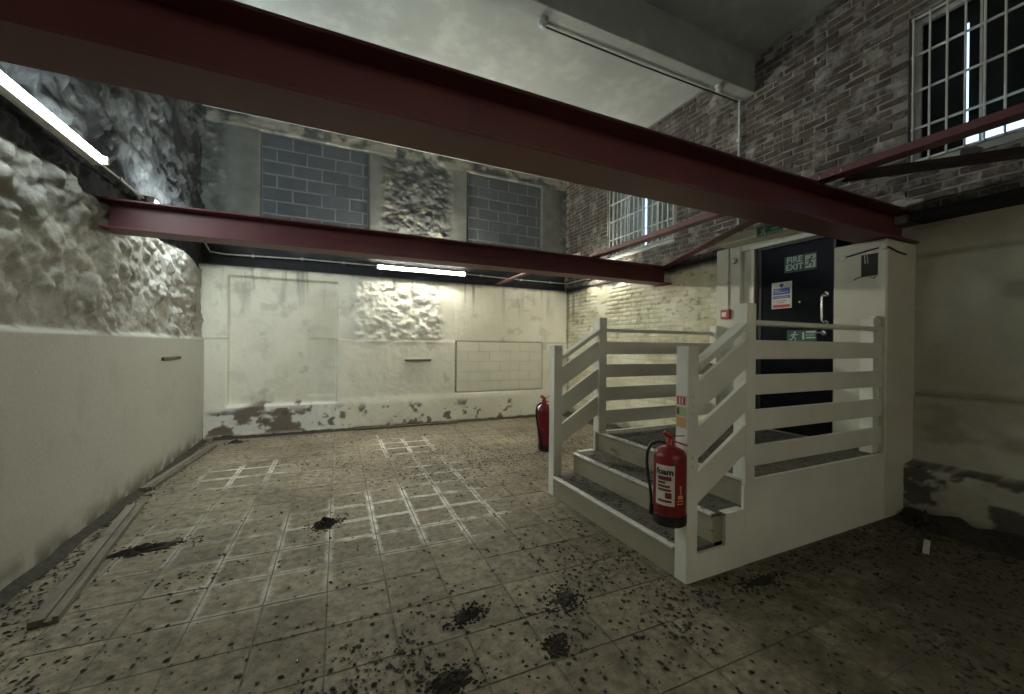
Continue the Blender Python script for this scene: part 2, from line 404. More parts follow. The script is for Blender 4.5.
# ---- left wall: smooth plaster dado, painted rubble above, sooty rubble over the old floor level
def f_left(U, V):
    ru = fbm(U*1.3, V*1.3, 3, 11)
    wu, wv = U + .10*fbm(U*3, V*3, 3, 3), V + .10*fbm(U*3, V*3, 3, 5)
    f1, f2, cid = worley(wu*3.6, wv*4.6, 21); g1, g2, gid = worley(wu*8, wv*9, 31)
    craggy = fbm(U*9, V*9, 5, 41, .6)
    rel = (.030*(cid-.5) + .020*sst(0, .5, f2-f1) + .014*sst(0, .5, g2-g1)*gid + .060*(craggy-.5) + .012*(fbm(U*22, V*22, 3, 45, .6)-.5))*(.45 + 1.0*sst(.35, .65, fbm(U*1.5+9, V*1.8, 3, 47))) + .09*(ru-.5)
    dado = 1 - sst(1.575, 1.60, V)
    up = sst(2.70 + .10*(fbm(U*2, V*0+3, 3, 8)-.5)*2, 2.76 + .10*(fbm(U*2, V*0+3, 3, 8)-.5)*2, V)
    h = rel*(1-dado)*(.9 + .2*up) + dado*(.028 + .012*fbm(U*1.2, V*1.2, 3, 2)) - .05*up
    h = h - (1-dado)*.020 - .025
    low = 1 - sst(.02, .16 + .14*fbm(U*5, V*3, 4, 77), V)
    n = fbm(U*2.2, V*2.2, 5, 51)
    K = lerp3(CREAM*.80, CREAM2*.80, sst(.35, .75, n))
    K = lerp3(K, np.array((.41, .41, .365)), dado*.9)
    rub = (1-dado)*(1-up)
    K = lerp3(K, np.array((.33, .325, .29)), rub*.92)
    K = lerp3(K, np.array((.19, .17, .125)), rub*sst(.50, .66, fbm(U*11, V*11, 5, 91, .65))*.35)
    K = lerp3(K, np.array((.10, .09, .07)), sst(.60, .72, fbm(U*5, V*5, 5, 97, .6))*rub*.5)
    K = lerp3(K, np.array((.30, .27, .20)), dado*sst(.60, .74, fbm(U*4, V*4, 6, 61, .65))*.22)
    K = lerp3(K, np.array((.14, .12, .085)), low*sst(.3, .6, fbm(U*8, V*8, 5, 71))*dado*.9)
    sk = lerp3(np.array((.034, .036, .037)), np.array((.078, .082, .080)), sst(.42, .66, fbm(U*3.5, V*3.5, 5, 81, .6)))
    sk = lerp3(sk, SOOT, 1 - sst(2.82, 3.25, V + .3*(fbm(U*3, V*3, 3, 19)-.5)))
    K = lerp3(K, sk, up)
    K = np.concatenate([K, (.06 + .94*(1-dado))[..., None]], -1)
    return XL + h, U, V, K
wall_left = thing('wall_left', (XL, 3, 0), 'left wall of smooth cream plaster below and craggy white rubble above', 'wall', kind='structure')
grid('rubble_face', np.r_[np.arange(YFRONT-.05, 2.0, .09), np.arange(2.0, YB+.1, .021)], np.r_[np.arange(-.05, 1.55, .05), np.arange(1.55, 2.85, .02), np.arange(2.85, ZC+.06, .03)], f_left, 'wall_rubble', wall_left)
part('backing', MB().box(XL-.5, XL-.25, YFRONT-.3, YB+.4, -.2, ZC+.2), 'outside_dark', wall_left)

# ---- back wall
def f_back(U, V):
    f1, f2, cid = worley(U*3.2 + .25*fbm(U*3, V*3, 3, 3), V*5.2 + .25*fbm(U*3, V*3, 3, 5), 121)
    crag = fbm(U*8, V*8, 5, 141, .6)
    rub = .016*(cid-.5) + .012*sst(0, .5, f2-f1) + .070*(crag-.5) + .02*(fbm(U*20, V*26, 3, 145, .6)-.5)
    up = sst(ZW-.012, ZW+.012, V)
    win1 = boxm(U, V, -1.01, .655, 3.16, 4.98, .012); win2 = boxm(U, V, 2.535, 4.215, 3.16, 4.97, .012); win = np.maximum(win1, win2)
    jamb = np.maximum(boxm(U, V, -1.5, .90, 2.9, 5.3, .14), boxm(U, V, 2.18, 4.70, 2.9, 5.3, .14)); jamb = jamb*(1-sst(5.02, 5.06, V))
    rec = boxm(U, V, -1.43, .155, .50 + .0*U, 2.575, .012)
    rec2 = boxm(U, V, -.30, .14, .62, 1.60, .012)
    patch = boxm(U, V, .42, 1.98, 1.60, 2.70, .10)
    panel = boxm(U, V, 2.29, 4.23, .575, 1.59, .010); panelu = boxm(U, V, 2.29, 4.23, 1.59, 2.73, .02)
    dado = 1 - sst(1.575, 1.595, V)
    soft_ = .012*(fbm(U*1.5, V*1.5, 4, 160)-.5) + .005*(fbm(U*14, V*14, 3, 161)-.5)
    h = soft_ + .020*dado*(1-rec)*(1-panel) - .085*rec - .012*rec2 + patch*(rub*.85+.012) - .030*panel - .006*panelu
    hu = (1-jamb)*(rub*.7) + jamb*(.02 + .3*soft_) - .06 - .10*win
    hu = hu - .05*boxm(U, V, -9, 9, ZW, 3.05, .05)
    h = h*(1-up) + hu*up
    # bare strip at the foot of the recess
    foot = boxm(U, V, -1.72, .10, .03, .40 + .16*sst(-1.5, -.9, U), .05)*sst(.35, .5, fbm(U*2.3, V*4, 5, 171, .6) + .15)
    h = h + .012*(1-foot)*(1-sst(.45, .6, V))*(1-up)
    n = fbm(U*1.8, V*1.8, 5, 151)
    K = lerp3(CREAM*1.06, CREAM2*1.12, sst(.42, .75, n)*.55)
    K = lerp3(K, LIME, boxm(U, V, .2, 2.1, 1.6, 2.8, .2)*.5)
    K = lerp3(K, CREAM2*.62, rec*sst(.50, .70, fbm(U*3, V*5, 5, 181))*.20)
    K = lerp3(K, CREAM2*.55, patch*sst(.02, -.05, rub)*.12)
    # drip streaks under the old floor line
    st = sst(.58, .78, fbm(U*9, V*.55, 4, 191, .6))*sst(1.9, 2.74, V)
    K = lerp3(K, np.array((.16, .14, .10)), st*.65)
    K = lerp3(K, np.array((.12, .10, .075)), sst(2.66, 2.74, V + .06*(fbm(U*7, V*0, 3, 14)-.5))*.75)
    K = lerp3(K, np.array((.20, .17, .12)), sst(.63, .76, fbm(U*3.3, V*3.3, 6, 201, .65))*.28)
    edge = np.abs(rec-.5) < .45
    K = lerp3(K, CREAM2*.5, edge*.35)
    crackl = np.maximum(boxm(U, V, 2.28, 4.24, .565, .585, .006), np.maximum(boxm(U, V, 2.27, 2.30, .57, 1.6, .006), boxm(U, V, 4.22, 4.25, .57, 1.6, .006)))
    K = lerp3(K, np.array((.17, .15, .11)), crackl*.22)
    led = boxm(U, V, -9, 9, 1.566, 1.592, .006)*(1-rec)
    K = lerp3(K, np.array((.26, .23, .17)), led*.6)
    K = lerp3(K, LIME*1.02, boxm(U, V, -1.72, .25, .06, .50, .06))
    flk = foot*sst(.50, .55, fbm(U*2.6, V*3.6, 6, 214, .5) - .03 + .20*np.exp(-((U+.28)/.36)**2)*boxm(U, V, -9, 9, .20, .56, .08) + .20*np.exp(-((U+1.55-.6*(V-.2))/.16)**2))
    K = lerp3(K, BROWN, flk*.95)
    flk2 = boxm(U, V, -9, 9, -.1, .42, .08)*sst(.64, .68, fbm(U*5.2, V*5.2, 5, 221, .6))
    K = lerp3(K, BROWN*.9, flk2*.9)
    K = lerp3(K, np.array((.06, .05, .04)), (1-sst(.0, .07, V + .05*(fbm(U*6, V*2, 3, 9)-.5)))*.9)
    uk = lerp3(np.array((.060, .063, .060)), np.array((.11, .113, .104)), sst(.36, .70, fbm(U*5, V*6, 5, 231, .65)))
    uk = lerp3(uk, np.array((.26, .23, .17)), sst(.66, .76, fbm(U*6, V*9, 4, 241))*.5)
    uk = lerp3(uk, PLASTER*.36*(.7 + .6*fbm(U*5, V*5, 4, 251))[..., None], jamb*.9)
    uk = lerp3(uk, np.array((.30, .285, .23)), sst(4.97, 5.0, V)*sst(.4, .6, fbm(U*4, V*4, 4, 33))*.8)
    uk = lerp3(uk, SOOT, 1 - sst(2.95, 3.3, V + .3*(fbm(U*2.5, V*2.5, 3, 261)-.5)))
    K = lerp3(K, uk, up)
    return U, YB - h, V, K
wall_back = thing('wall_back', (1.5, YB, 0), 'back wall of peeling cream paint below and grey rubble with blocked windows above', 'wall', kind='structure')
def fine(*r):
    return np.unique(np.concatenate([np.arange(a, b, s) for a, b, s in r]))
grid('painted_face', np.arange(XL-.12, XR+.13, .018), np.arange(-.05, ZC+.06, .018), f_back, 'wall_paint', wall_back, flip=False)
part('backing', MB().box(XL-.4, XR+.4, YB+.3, YB+.5, -.2, ZC+.2), 'outside_dark', wall_back)
# grey concrete blocks in the two old openings
BW, BH = .447, .218
def piece_mesh(name, lx, ly, lz, bev, m, jit=.0015):
    bm = bmesh.new(); bmesh.ops.create_cube(bm, size=1)
    for q in bm.verts: q.co = Vector((q.co.x*lx, q.co.y*ly, q.co.z*lz))
    bmesh.ops.bevel(bm, geom=list(bm.edges), offset=bev, segments=1, affect='EDGES')
    for q in bm.verts: q.co += Vector([random.uniform(-jit, jit) for _ in range(3)])
    me = bpy.data.meshes.new(name); bm.to_mesh(me); bm.free(); me.materials.append(M[m]); return me
_pm = {}
def pm(name, lx, ly, lz, bev, m, jit=.0015, var=3):
    k = (name, round(lx, 3), round(ly, 3), round(lz, 3), m)
    if k not in _pm: _pm[k] = [piece_mesh(name, lx, ly, lz, bev, m, jit) for _ in range(var)]
    return random.choice(_pm[k])
def block_panel(x0, x1, z0, z1, y, name_m, m, mm, lw, lh, gap, first, pname='block'):
    pan = part(name_m, MB().box(x0, x1, y-.0215, y+.05, z0, z1), mm, wall_back)
    z = z1; r = 0
    while z - lh > z0 - lh*.8:
        zb = max(z-lh, z0); x = x0; k = 0
        while x < x1 - .03:
            wdt = first if (r % 2 and k == 0) else lw
            xe = min(x+wdt, x1)
            if xe - x > .06 and z - zb > .06:
                copy_of(pm('block', xe-x-gap, .05, z-zb-gap, .006, m), pname, ((x+xe)/2, y + random.uniform(-.002, .002), (z+zb)/2), pan)
            x = xe; k += 1
        z = zb; r += 1
block_panel(-1.0, .65, 3.17, 4.965, YB+.10, 'block_infill', 'block_grey', 'block_mortar', BW, BH, .020, .215)
block_panel(2.545, 4.205, 3.17, 4.955, YB+.10, 'block_infill', 'block_grey', 'block_mortar', BW, BH, .020, .215)
block_panel(2.31, 4.22, .59, 1.575, YB+.009, 'painted_infill', 'painted_block', 'cream_paint', .46, .197, .007, .23, 'painted_block')

# ---- right wall: painted brick below, bare brick above, two barred windows
WIN = {1: (.24, 1.84, 3.20, 4.56), 2: (4.60, 6.20, 3.20, 4.56)}
wall_right = thing('wall_right', (XR, 3, 0), 'right wall of painted brick below and bare weathered brick with barred windows above', 'wall', kind='structure')
mb = MB(); X0, X1 = XR+.003, XR+.34
mb.box(X0, X1, YN+.1, YB+.3, -.2, 3.20); mb.box(X0, X1, YFRONT-.3, YN+.1, 2.68, 3.20); mb.box(XR+.22, X1, YFRONT-.3, YN+.1, -.2, 2.68); mb.box(X0, X1, YFRONT-.3, YB+.3, 4.56, ZC+.2)
for a, b in ((YFRONT-.3, .24), (1.84, 4.60), (6.20, YB+.3)): mb.box(X0, X1, a, b, 3.20, 4.56)
part('mortar_bed', mb, 'mortar', wall_right)
def f_right_far(U, V):
    r = np.floor(V/.076); uo = U + .1125*(r % 2); c = np.floor(uo/.225)
    du = np.abs((uo/.225 - c) - .5)*.225; dv = np.abs((V/.076 - r) - .5)*.076
    j = np.maximum(sst(.098, .110, du), sst(.026, .036, dv))
    wear = sst(.3, .6, fbm(U*1.4, V*1.4, 3, 301))
    h = -.009*j*wear + .008*(_h(c, r, 5)-.5)*wear + .010*(fbm(U*2.5, V*2.5, 4, 311)-.5)
    n = fbm(U*2, V*2, 5, 321)
    K = lerp3(np.array((.62, .60, .44)), np.array((.50, .46, .31)), sst(.35, .7, n))
    K = lerp3(K, CREAM*1.05, sst(.45, .7, fbm(U*3, V*6, 4, 331))*.6)
    K = lerp3(K, np.array((.20, .18, .13)), j*wear*.30)
    K = lerp3(K, np.array((.10, .09, .075)), sst(.62, .70, fbm(U*9, V*14, 5, 341, .6))*.5*sst(.8, 2.2, V))
    K = lerp3(K, np.array((.05, .045, .04)), sst(2.62, 2.72, V + .10*(fbm(U*3, V*0, 4, 351)-.5)))
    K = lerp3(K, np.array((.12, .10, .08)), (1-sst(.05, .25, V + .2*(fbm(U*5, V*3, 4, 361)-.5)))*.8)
    K = lerp3(K, np.array((.14, .12, .08)), boxm(U, V, 7.30, 7.7, -.1, 2.8, .10)*sst(.4, .7, fbm(U*9, V*1.2, 4, 371))*.7)
    return XR - h - .012, U, V, K
grid('painted_brick_face', np.arange(3.40, YB+.06, .013), np.arange(-.05, ZW+.01, .0125), f_right_far, 'wall_paint', wall_right, flip=True)
def f_right_near(U, V):
    h = .02*(fbm(U*1.2, V*1.2, 4, 401)-.5) + .006*(fbm(U*9, V*9, 3, 402)-.5)
    h = h - .02*boxm(U, V, -9, 9, 1.075, 1.115, .010) - .012*boxm(U, V, -9, 9, 2.36, 2.385, .006)
    h = h + .015*(1-sst(1.06, 1.10, V))
    base = 1 - sst(.44, .475, V + .03*(fbm(U*4, V*0, 3, 9)-.5))
    h = h + base*(.16 + .05*(fbm(U*6, V*6, 5, 411, .6)-.5)) - .165
    n = fbm(U*2, V*2, 5, 421)
    K = lerp3(np.array((.50, .485, .40)), np.array((.40, .38, .30)), sst(.35, .7, n))
    K = lerp3(K, np.array((.22, .20, .15)), sst(.58, .74, fbm(U*2.4, V*4, 5, 431))*.55)
    K = lerp3(K, np.array((.06, .05, .04)), base*sst(.50, .58, fbm(U*5, V*6, 5, 441, .6))*.85)
    K = lerp3(K, np.array((.05, .045, .035)), boxm(U, V, -9, 9, .445, .475, .012)*sst(.3, .5, fbm(U*8, V*3, 3, 21))*.9)
    K = lerp3(K, np.array((.12, .10, .07)), boxm(U, V, -9, 9, 1.07, 1.105, .010)*.6)
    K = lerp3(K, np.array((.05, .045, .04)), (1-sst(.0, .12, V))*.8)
    K = lerp3(K, np.array((.15, .13, .10)), boxm(U, V, -9, 9, 2.35, 2.39, .012)*.5)
    return XR - h - .012, U, V, K
grid('plaster_face', np.r_[np.arange(YFRONT-.05, .6, .08), np.arange(.6, 2.1, .02)], np.arange(-.05, 2.69, .02), f_right_near, 'wall_paint', wall_right, flip=True)
# bare bricks
def brick_mesh(l, seed):
    bm = bmesh.new(); bmesh.ops.create_cube(bm, size=1)
    for q in bm.verts: q.co = Vector((q.co.x*.05, q.co.y*l, q.co.z*.063))
    bmesh.ops.bevel(bm, geom=[e for e in bm.edges if sum(v.co.x for v in e.verts) < 0 or e.calc_length() < .051], offset=.006, segments=1, affect='EDGES')
    for q in bm.verts: q.co += Vector((random.uniform(-.004, .004), random.uniform(-.004, .004), random.uniform(-.003, .003)))
    me = bpy.data.meshes.new('brick'); bm.to_mesh(me); bm.free(); me.materials.append(M['brick_clay']); return me
BR = [brick_mesh(.212, i) for i in range(10)]; BRH = [brick_mesh(.10, i) for i in range(4)]
def covered(y, z, g=.11):
    for (a, b, c, d) in WIN.values():
        if a-g < y < b+g and c-.03 < z < d+.03: return True
    return False
bricks = []; r = 0; z = 2.79
while z < ZC:
    y = -.3 + .1125*(r % 2)
    while y < YB:
        half = covered(y, z); yy = y
        if half:
            yy = y - .056 if not covered(y-.056, z, .057) else y + .056
        if not covered(yy, z, .057 if half else .11):
            p = project((XR, y, z)); hid = not p or not (-20 < p[0] < 1044 and -15 < p[1] < 700)
            # behind the near beam from the camera
            if p and not hid:
                t = 1.83/max(y, .01); zz = 1.5 + (z-1.5)*t
                if y > 2.1 and 2.5 < zz < 2.79 and t < 1: hid = True
            bricks.append(((p[2] if not hid else 100 + abs(y)), yy, z, half))
        y += .225
    z += .0755; r += 1
bricks.sort()
for d, y, z, half in bricks[:300]:
    copy_of(random.choice(BRH if half else BR), 'brick', (XR + .022 + random.choice((0, 0, 0, .004)) + random.uniform(-.007, .003), y + random.uniform(-.008, .008), z + random.uniform(-.004, .004)), wall_right, (random.uniform(-.03, .03), 0, random.uniform(-.03, .03)))
rb = MB()
for d, y, z, half in bricks[300:]:
    e = random.uniform(-.004, .004); hl = .05 if half else .106; a, b = y-hl+random.uniform(-.004, .004), y+hl+random.uniform(-.004, .004)
    rb.bbox(XR-.006+e, XR+.05, a, b, z-.0315, z+.0315, .005)
o = part('brick_remainder', rb, 'brick_clay', wall_right); o['kind'] = 'stuff'
# dark timber wall plates left from the old floor
part('wall_plate', MB().bbox(XR-.03, XR+.25, YFRONT, 1.80, 2.675, 2.76, .008), 'black_timber', wall_right)
part('wall_plate', MB().bbox(XR-.02, XR+.02, 3.3, YB, 2.725, 2.775, .006), 'black_timber', wall_right)

# ---- front wall behind the camera
wf = MB().box(XL-.4, XR+.4, YFRONT-.3, YFRONT, -.2, ZC+.2)
o = put('wall_front', wf.mesh('wall_front'), 'cream_paint'); tag(o, 'cream painted wall at the near end of the room', 'wall', kind='structure')

# ---- ceiling
ceil = thing('ceiling', (1.5, 3, ZC), 'bare grey concrete ceiling slab with a downstand beam', 'ceiling', kind='structure')
part('slab', MB().box(XL-.4, XR+.4, YFRONT-.3, YB+.4, ZC, ZC+.25), 'slab_concrete', ceil)
part('downstand_beam', MB().bbox(XL-.3, XR+.05, 3.31, 3.52, 4.72, ZC+.05, .008), 'slab_concrete', ceil)

# ---- projecting entrance bay with the door
bay = thing('wall_entrance', (XE, 2.7, 0), 'cream painted projecting bay around the fire exit door', 'wall', kind='structure')
part('pier', MB().bbox(XE, XR+.25, YN, 2.245, -.1, 2.495, .012), 'cream_paint', bay)
part('pier', MB().bbox(XE, XR+.02, 3.215, 3.55, -.1, 2.74, .012), 'cream_paint', bay)
part('reveal', MB().bbox(XE+.055, XR+.02, 3.09, 3.22, -.1, 2.74, .005), 'cream_paint', bay)
part('header', MB().bbox(XE+.01, XR+.02, 2.24, 3.22, 2.665, 2.80, .005), 'cream_paint', bay)
part('under_threshold', MB().box(XE+.03, XR+.02, 2.2, 3.2, -.1, .585), 'cream_paint', bay)
part('hood', MB().bbox(XE-.21, XE+.35, 2.10, 3.40, 2.735, 2.83, .006), 'cream_paint', bay)
door = thing('door_1', (XE+.05, 2.65, .585), 'glossy black fire exit door at the top of the steps', 'door', kind='structure')
part('leaf', MB().bbox(XE+.045, XE+.09, 2.262, 3.025, .595, 2.625, .004), 'door_black', door)
fr = MB(); fr.bbox(XE+.03, XE+.12, 2.238, 2.262, .585, 2.66, .003)
part('frame_jamb', fr, 'door_frame_dark', door)
part('frame_jamb', MB().bbox(XE+.02, XE+.12, 3.03, 3.055, .585, 2.66, .003), 'brown_wood', door)
part('frame_jamb', MB().bbox(XE+.005, XE+.10, 3.055, 3.092, .585, 2.665, .003), 'timber_white', door)
part('frame_head', MB().bbox(XE+.03, XE+.12, 2.262, 3.03, 2.625, 2.66, .003), 'door_frame_dark', door)
part('architrave', MB().bbox(XE-.01, XE+.04, 2.20, 3.10, 2.655, 2.70, .004), 'timber_white', door)
part('door_stop', MB().bbox(XE+.035, XE+.05, 2.985, 3.03, .595, 2.625, .002), 'door_frame_dark', door)
xd = XE+.045
ph = part('pull_handle', MB().tube([(xd, 2.325, 2.055), (xd-.035, 2.33, 2.055), (xd-.052, 2.335, 2.04), (xd-.055, 2.338, 2.02), (xd-.055, 2.338, 1.80), (xd-.052, 2.335, 1.78), (xd-.035, 2.33, 1.765), (xd, 2.325, 1.765)], .0105, 10), 'chrome', door, True)
for zz in (2.055, 1.765): part('rose', MB().lathe([(.026, 0), (.026, -.006), (.018, -.010)], (xd, 2.325, zz), 16, 'x'), 'chrome', ph, True)
lh = part('lever_handle', MB().tube([(xd, 2.345, 1.665), (xd-.05, 2.345, 1.665), (xd-.055, 2.36, 1.664), (xd-.055, 2.47, 1.655)], .009, 10), 'chrome', door, True)
part('rose', MB().lathe([(.026, 0), (.026, -.006), (.018, -.010)], (xd, 2.345, 1.665), 16, 'x'), 'chrome', lh, True)
part('spyhole', MB().lathe([(.010, 0), (.010, -.004), (.006, -.006)], (xd, 2.575, 2.0), 12, 'x'), 'chrome', door, True)

# ---- windows
def window(n, y0, y1, z0, z1, boards, label):
    wnd = thing(f'window_{n}', (XR+.1, (y0+y1)/2, z0), label, 'window', kind='structure')
    f = .05; xa, xb = XR+.10, XR+.15
    part('frame', MB().bbox(xa, xb, y0, y0+f, z0, z1, .003), 'grille_white', wnd); part('frame', MB().bbox(xa, xb, y1-f, y1, z0, z1, .003), 'grille_white', wnd)
    part('frame', MB().bbox(xa, xb, y0+f, y1-f, z0, z0+f, .003), 'grille_white', wnd); part('frame', MB().bbox(xa, xb, y0+f, y1-f, z1-f, z1, .003), 'grille_white', wnd)
    zs = [z0+f, 3.51, 3.86, 4.19, z1-f]; ny = 4; ys = [y0+f + (y1-y0-2*f)*k/ny for k in range(ny+1)]
    for a, b in zip(ys, ys[1:]):
        for c, d in zip(zs, zs[1:]): part('pane', MB().box(xa+.022, xa+.026, a+.004, b-.004, c+.004, d-.004), 'window_glass', wnd)
    for yy in ys[1:-1]: part('glazing_bar', MB().box(xa+.01, xb-.01, yy-.008, yy+.008, z0+f, z1-f), 'grille_white', wnd)
    g = part('grille', MB().bar((XR+.03, y0+.01, z0+.03), (XR+.03, y1-.01, z0+.03), .02, .02), 'grille_white', wnd)
    for zz in (3.53, 3.87, 4.20, 4.54): part('cross_bar', MB().bar((XR+.03, y0+.01, zz), (XR+.03, y1-.01, zz), .014, .018), 'grille_white', g)
    yy = y1-.03; 
    while yy > y0+.01:
        part('bar', MB().tube([(XR+.015, yy, z0+.02), (XR+.015, yy, z1-.01)], .008, 8), 'grille_white', g, True); yy -= .111
    for (a, b, c, d, m) in boards: part('board', MB().box(xb+.03, xb+.05, a, b, c, d), m, wnd)
    part('sill', MB().bbox(XR-.01, XR+.30, y0-.03, y1+.03, z0-.06, z0, .006), 'slab_concrete', wnd)
window(1, *WIN[1], [(1.535, 1.84, 3.2, 4.56, 'shutter_board'), (.24, 1.505, 3.46, 4.56, 'shutter_board'), (.24, .80, 3.2, 3.46, 'shutter_board'), (1.50, 1.54, 4.36, 4.56, 'shutter_board')], 'barred window with dark boards high on the right near the picture edge')
window(2, *WIN[2], [(5.42, 6.20, 3.2, 4.56, 'pale_board'), (4.60, 5.34, 3.2, 4.56, 'pale_board')], 'barred window high on the right wall beyond the large beam')

# ================================================================== STEEL
def ibeam(y0, y1, z0, z1, xa, xb, label):
    t = thing('steel_beam', ((xa+xb)/2, (y0+y1)/2, z0), label, 'beam', 'red steel beams across the room')
    ym = (y0+y1)/2
    part('bottom_flange', MB().bbox(xa, xb, y0, y1, z0, z0+.018, .003), 'red_steel', t)
    part('top_flange', MB().bbox(xa, xb, y0, y1, z1-.018, z1, .003), 'red_steel', t)
    part('web', MB().box(xa, xb, ym-.007, ym+.007, z0+.018, z1-.018), 'red_steel', t)
    return t
b1 = ibeam(1.80, 2.07, 2.50, 2.785, XL-.3, XR+.15, 'large dark red steel beam crossing the whole picture overhead')
b2 = ibeam(4.64, 4.90, 2.50, 2.765, XL-.25, XR+.15, 'far red steel beam running low in front of the blocked windows')
part('bearing_plate', MB().box(XR-.06, XR+.1, 4.60, 4.94, 2.484, 2.50), 'red_steel', b2)
ZT = 2.785
def angle_bar(name, p, q, w, h, label, m='red_steel', group='red bracing bars'):
    """steel angle: a flat leg and an upright leg"""
    p, q = Vector(p), Vector(q); t = (q-p).normalized(); a = t.cross(Vector((0,0,1))).normalized()
    th = .010
    root = thing(name, ((p.x+q.x)/2, (p.y+q.y)/2, min(p.z, q.z)), label, 'brace', group)
    part('flat_leg', MB().bar(p + Vector((0,0,th/2)), q + Vector((0,0,th/2)), w, th), m, root)
    part('upright_leg', MB().bar(p + a*(w/2-th/2) + Vector((0,0,th + (h-th)/2)), q + a*(w/2-th/2) + Vector((0,0,th + (h-th)/2)), th, h-th), m, root)
    return root
XT = 3.44
def bolts(root, pts):
    for (x, y, z) in pts: part('bolt', MB().lathe([(.014, 0), (.014, .012), (.008, .013), (.008, .030)], (x, y, z), 6), 'bolt_steel', root)
tb = angle_bar('tie_bar', (XT, 1.84, ZT+.001), (XT, 4.86, ZT-.018), .11, .09, 'red steel tie bar joining the two beams below the far barred window')
ta = angle_bar('tie_bar', (XT, YFRONT-.1, ZT+.0), (XT, 1.835, ZT+.001), .11, .09, 'red steel tie bar slanting past the near barred window at right')
tc_ = angle_bar('tie_bar', (3.16, 4.68, 2.766), (3.16, YB+.02, 2.766), .11, .07, 'short red tie bar between the far beam and the back wall')
bolts(tb, [(XT-.02, 1.95, ZT+.012), (XT+.02, 2.02, ZT+.012), (XT, 4.72, ZT-.006), (XT-.03, 4.80, ZT-.006)])
bolts(ta, [(XT-.02, 1.80, ZT+.012), (XT+.02, 1.74, ZT+.012), (XT-.02, 1.66, ZT+.012)])
angle_bar('diagonal_brace', (3.56, 1.72, ZT+.003), (XR+.04, .10, ZT+.003), .09, .05, 'dark diagonal brace running under the near barred window', 'dark_steel')
angle_bar('diagonal_brace', (3.60, 2.04, ZT-.010), (4.80, 4.66, ZT-.012), .12, .08, 'dark red diagonal brace rising from the far beam end beside the door hood', 'red_steel')

# ================================================================== LIGHTS AND CONDUIT
def batten(p, axis, out, length, m, label, stand=0, shield=0):
    """p = start on the wall face, axis = run direction, out = direction away from the wall"""
    p = Vector(p) + Vector(out)*stand; ax = Vector(axis); ou = Vector(out); up = Vector((0,0,1)); q = p + ax*length
    root = thing('strip_light', tuple((p+q)/2 - up*.04), label, 'light', 'fluorescent strip lights')
    if stand:
        for k in (.2, .8): part('bracket', MB().bar(p + ax*length*k - ou*stand, p + ax*length*k + ou*.01, .03, .03), 'white_plastic', root)
    part('body', MB().bar(p + ou*.022, q + ou*.022, .044, .056), 'white_plastic', root)
    part('tube', MB().tube([p + ou*.075 + ax*.03, q + ou*.075 - ax*.03], .019, 12), m, root, True)
    if shield: part('light_shield', MB().bar(p + ou*shield/2 - up*.034, q + ou*shield/2 - up*.034, shield, .012), 'white_plastic', root)  # added strip that blocks the tube's light from the wall below
    for e, s in ((p, 1), (q, -1)): part('end_cap', MB().bar(e + ou*.050, e + ax*.03*s + ou*.050, .10, .058), 'white_plastic', root)
    return root
batten((XL+.03, 2.80, 2.955), (0,1,0), (1,0,0), 1.5, 'tube_left', 'bright strip light on the left wall above the craggy white rubble', shield=.066)
batten((XL+.03, 5.22, 2.955), (0,1,0), (1,0,0), 1.5, 'tube_left_far', 'strip light on the left wall just showing above the far beam end', shield=.060)
batten((.78, YB+.03, 2.90), (1,0,0), (0,-1,0), 1.66, 'tube_back', 'bright strip light on the back wall under the far beam', .10, .07)
batten((XR-.01, 5.55, 2.90), (0,1,0), (-1,0,0), 1.2, 'tube_right', 'strip light on the right wall mostly hidden by the far beam end')
b3 = ibeam(-1.03, -.77, 2.50, 2.785, XL-.3, XR+.15, 'red steel beam behind the viewpoint')
batten((.6, YFRONT, 2.30), (1,0,0), (0,1,0), 1.5, 'tube_front', 'strip light on the near end wall behind the viewpoint')
def conduit(pts, r, label, saddles=(), m='conduit_grey', sr=None):
    a = np.array(pts); root = thing('conduit', (a[:,0].mean(), a[:,1].mean(), a[:,2].min()), label, 'conduit')
    part('pipe', MB().tube(pts, r, 8), m, root, True)
    for (x, y, z) in saddles: part('saddle', MB().bbox(x-r*1.7, x+r*1.7, y-r*1.7, y+r*1.7, z-r*1.7, z+r*1.7, .003), m, root)
    return root
conduit([(XL+.05, 4.31, 2.955), (XL+.05, 5.21, 2.955)], .010, 'thin cable conduit linking the two left wall strip lights', [(XL+.05, 4.7, 2.955)])
conduit([(XL+.06, 7.35, 3.05), (XL+.06, 7.45, 2.99), (XL+.08, 7.58, 2.92), (-1.45, 7.585, 2.90), (-.4, 7.585, 2.93), (.77, 7.585, 2.93)], .012, 'pale conduit along the back wall left of its strip light', [(-1.1, 7.59, 2.91), (-.4, 7.59, 2.93), (.25, 7.59, 2.93)])
conduit([(2.45, 7.585, 2.92), (3.6, 7.585, 2.90), (4.78, 7.585, 2.90), (4.82, 7.55, 2.90), (4.825, 6.78, 2.90)], .012, 'pale conduit along the back wall right of its strip light into the corner', [(2.8, 7.59, 2.915), (3.7, 7.59, 2.90), (4.4, 7.59, 2.90)])
conduit([(1.93, 3.515, 4.70), (3.2, 3.52, 4.695), (4.82, 3.505, 4.70)], .009, 'dark cable along the soffit edge of the ceiling beam', (), 'rubber_black')
conduit([(4.825, 3.49, 4.71), (4.825, 3.49, 2.81)], .014, 'white vertical conduit dropping down the brick wall from the ceiling beam', [(4.825, 3.49, 4.2), (4.825, 3.49, 3.3)], 'grille_white')
conduit([(4.49, 3.37, 2.74), (4.49, 3.37, 1.985)], .008, 'thin grey conduit down the pilaster to the red call point', [(4.49, 3.37, 2.3)])
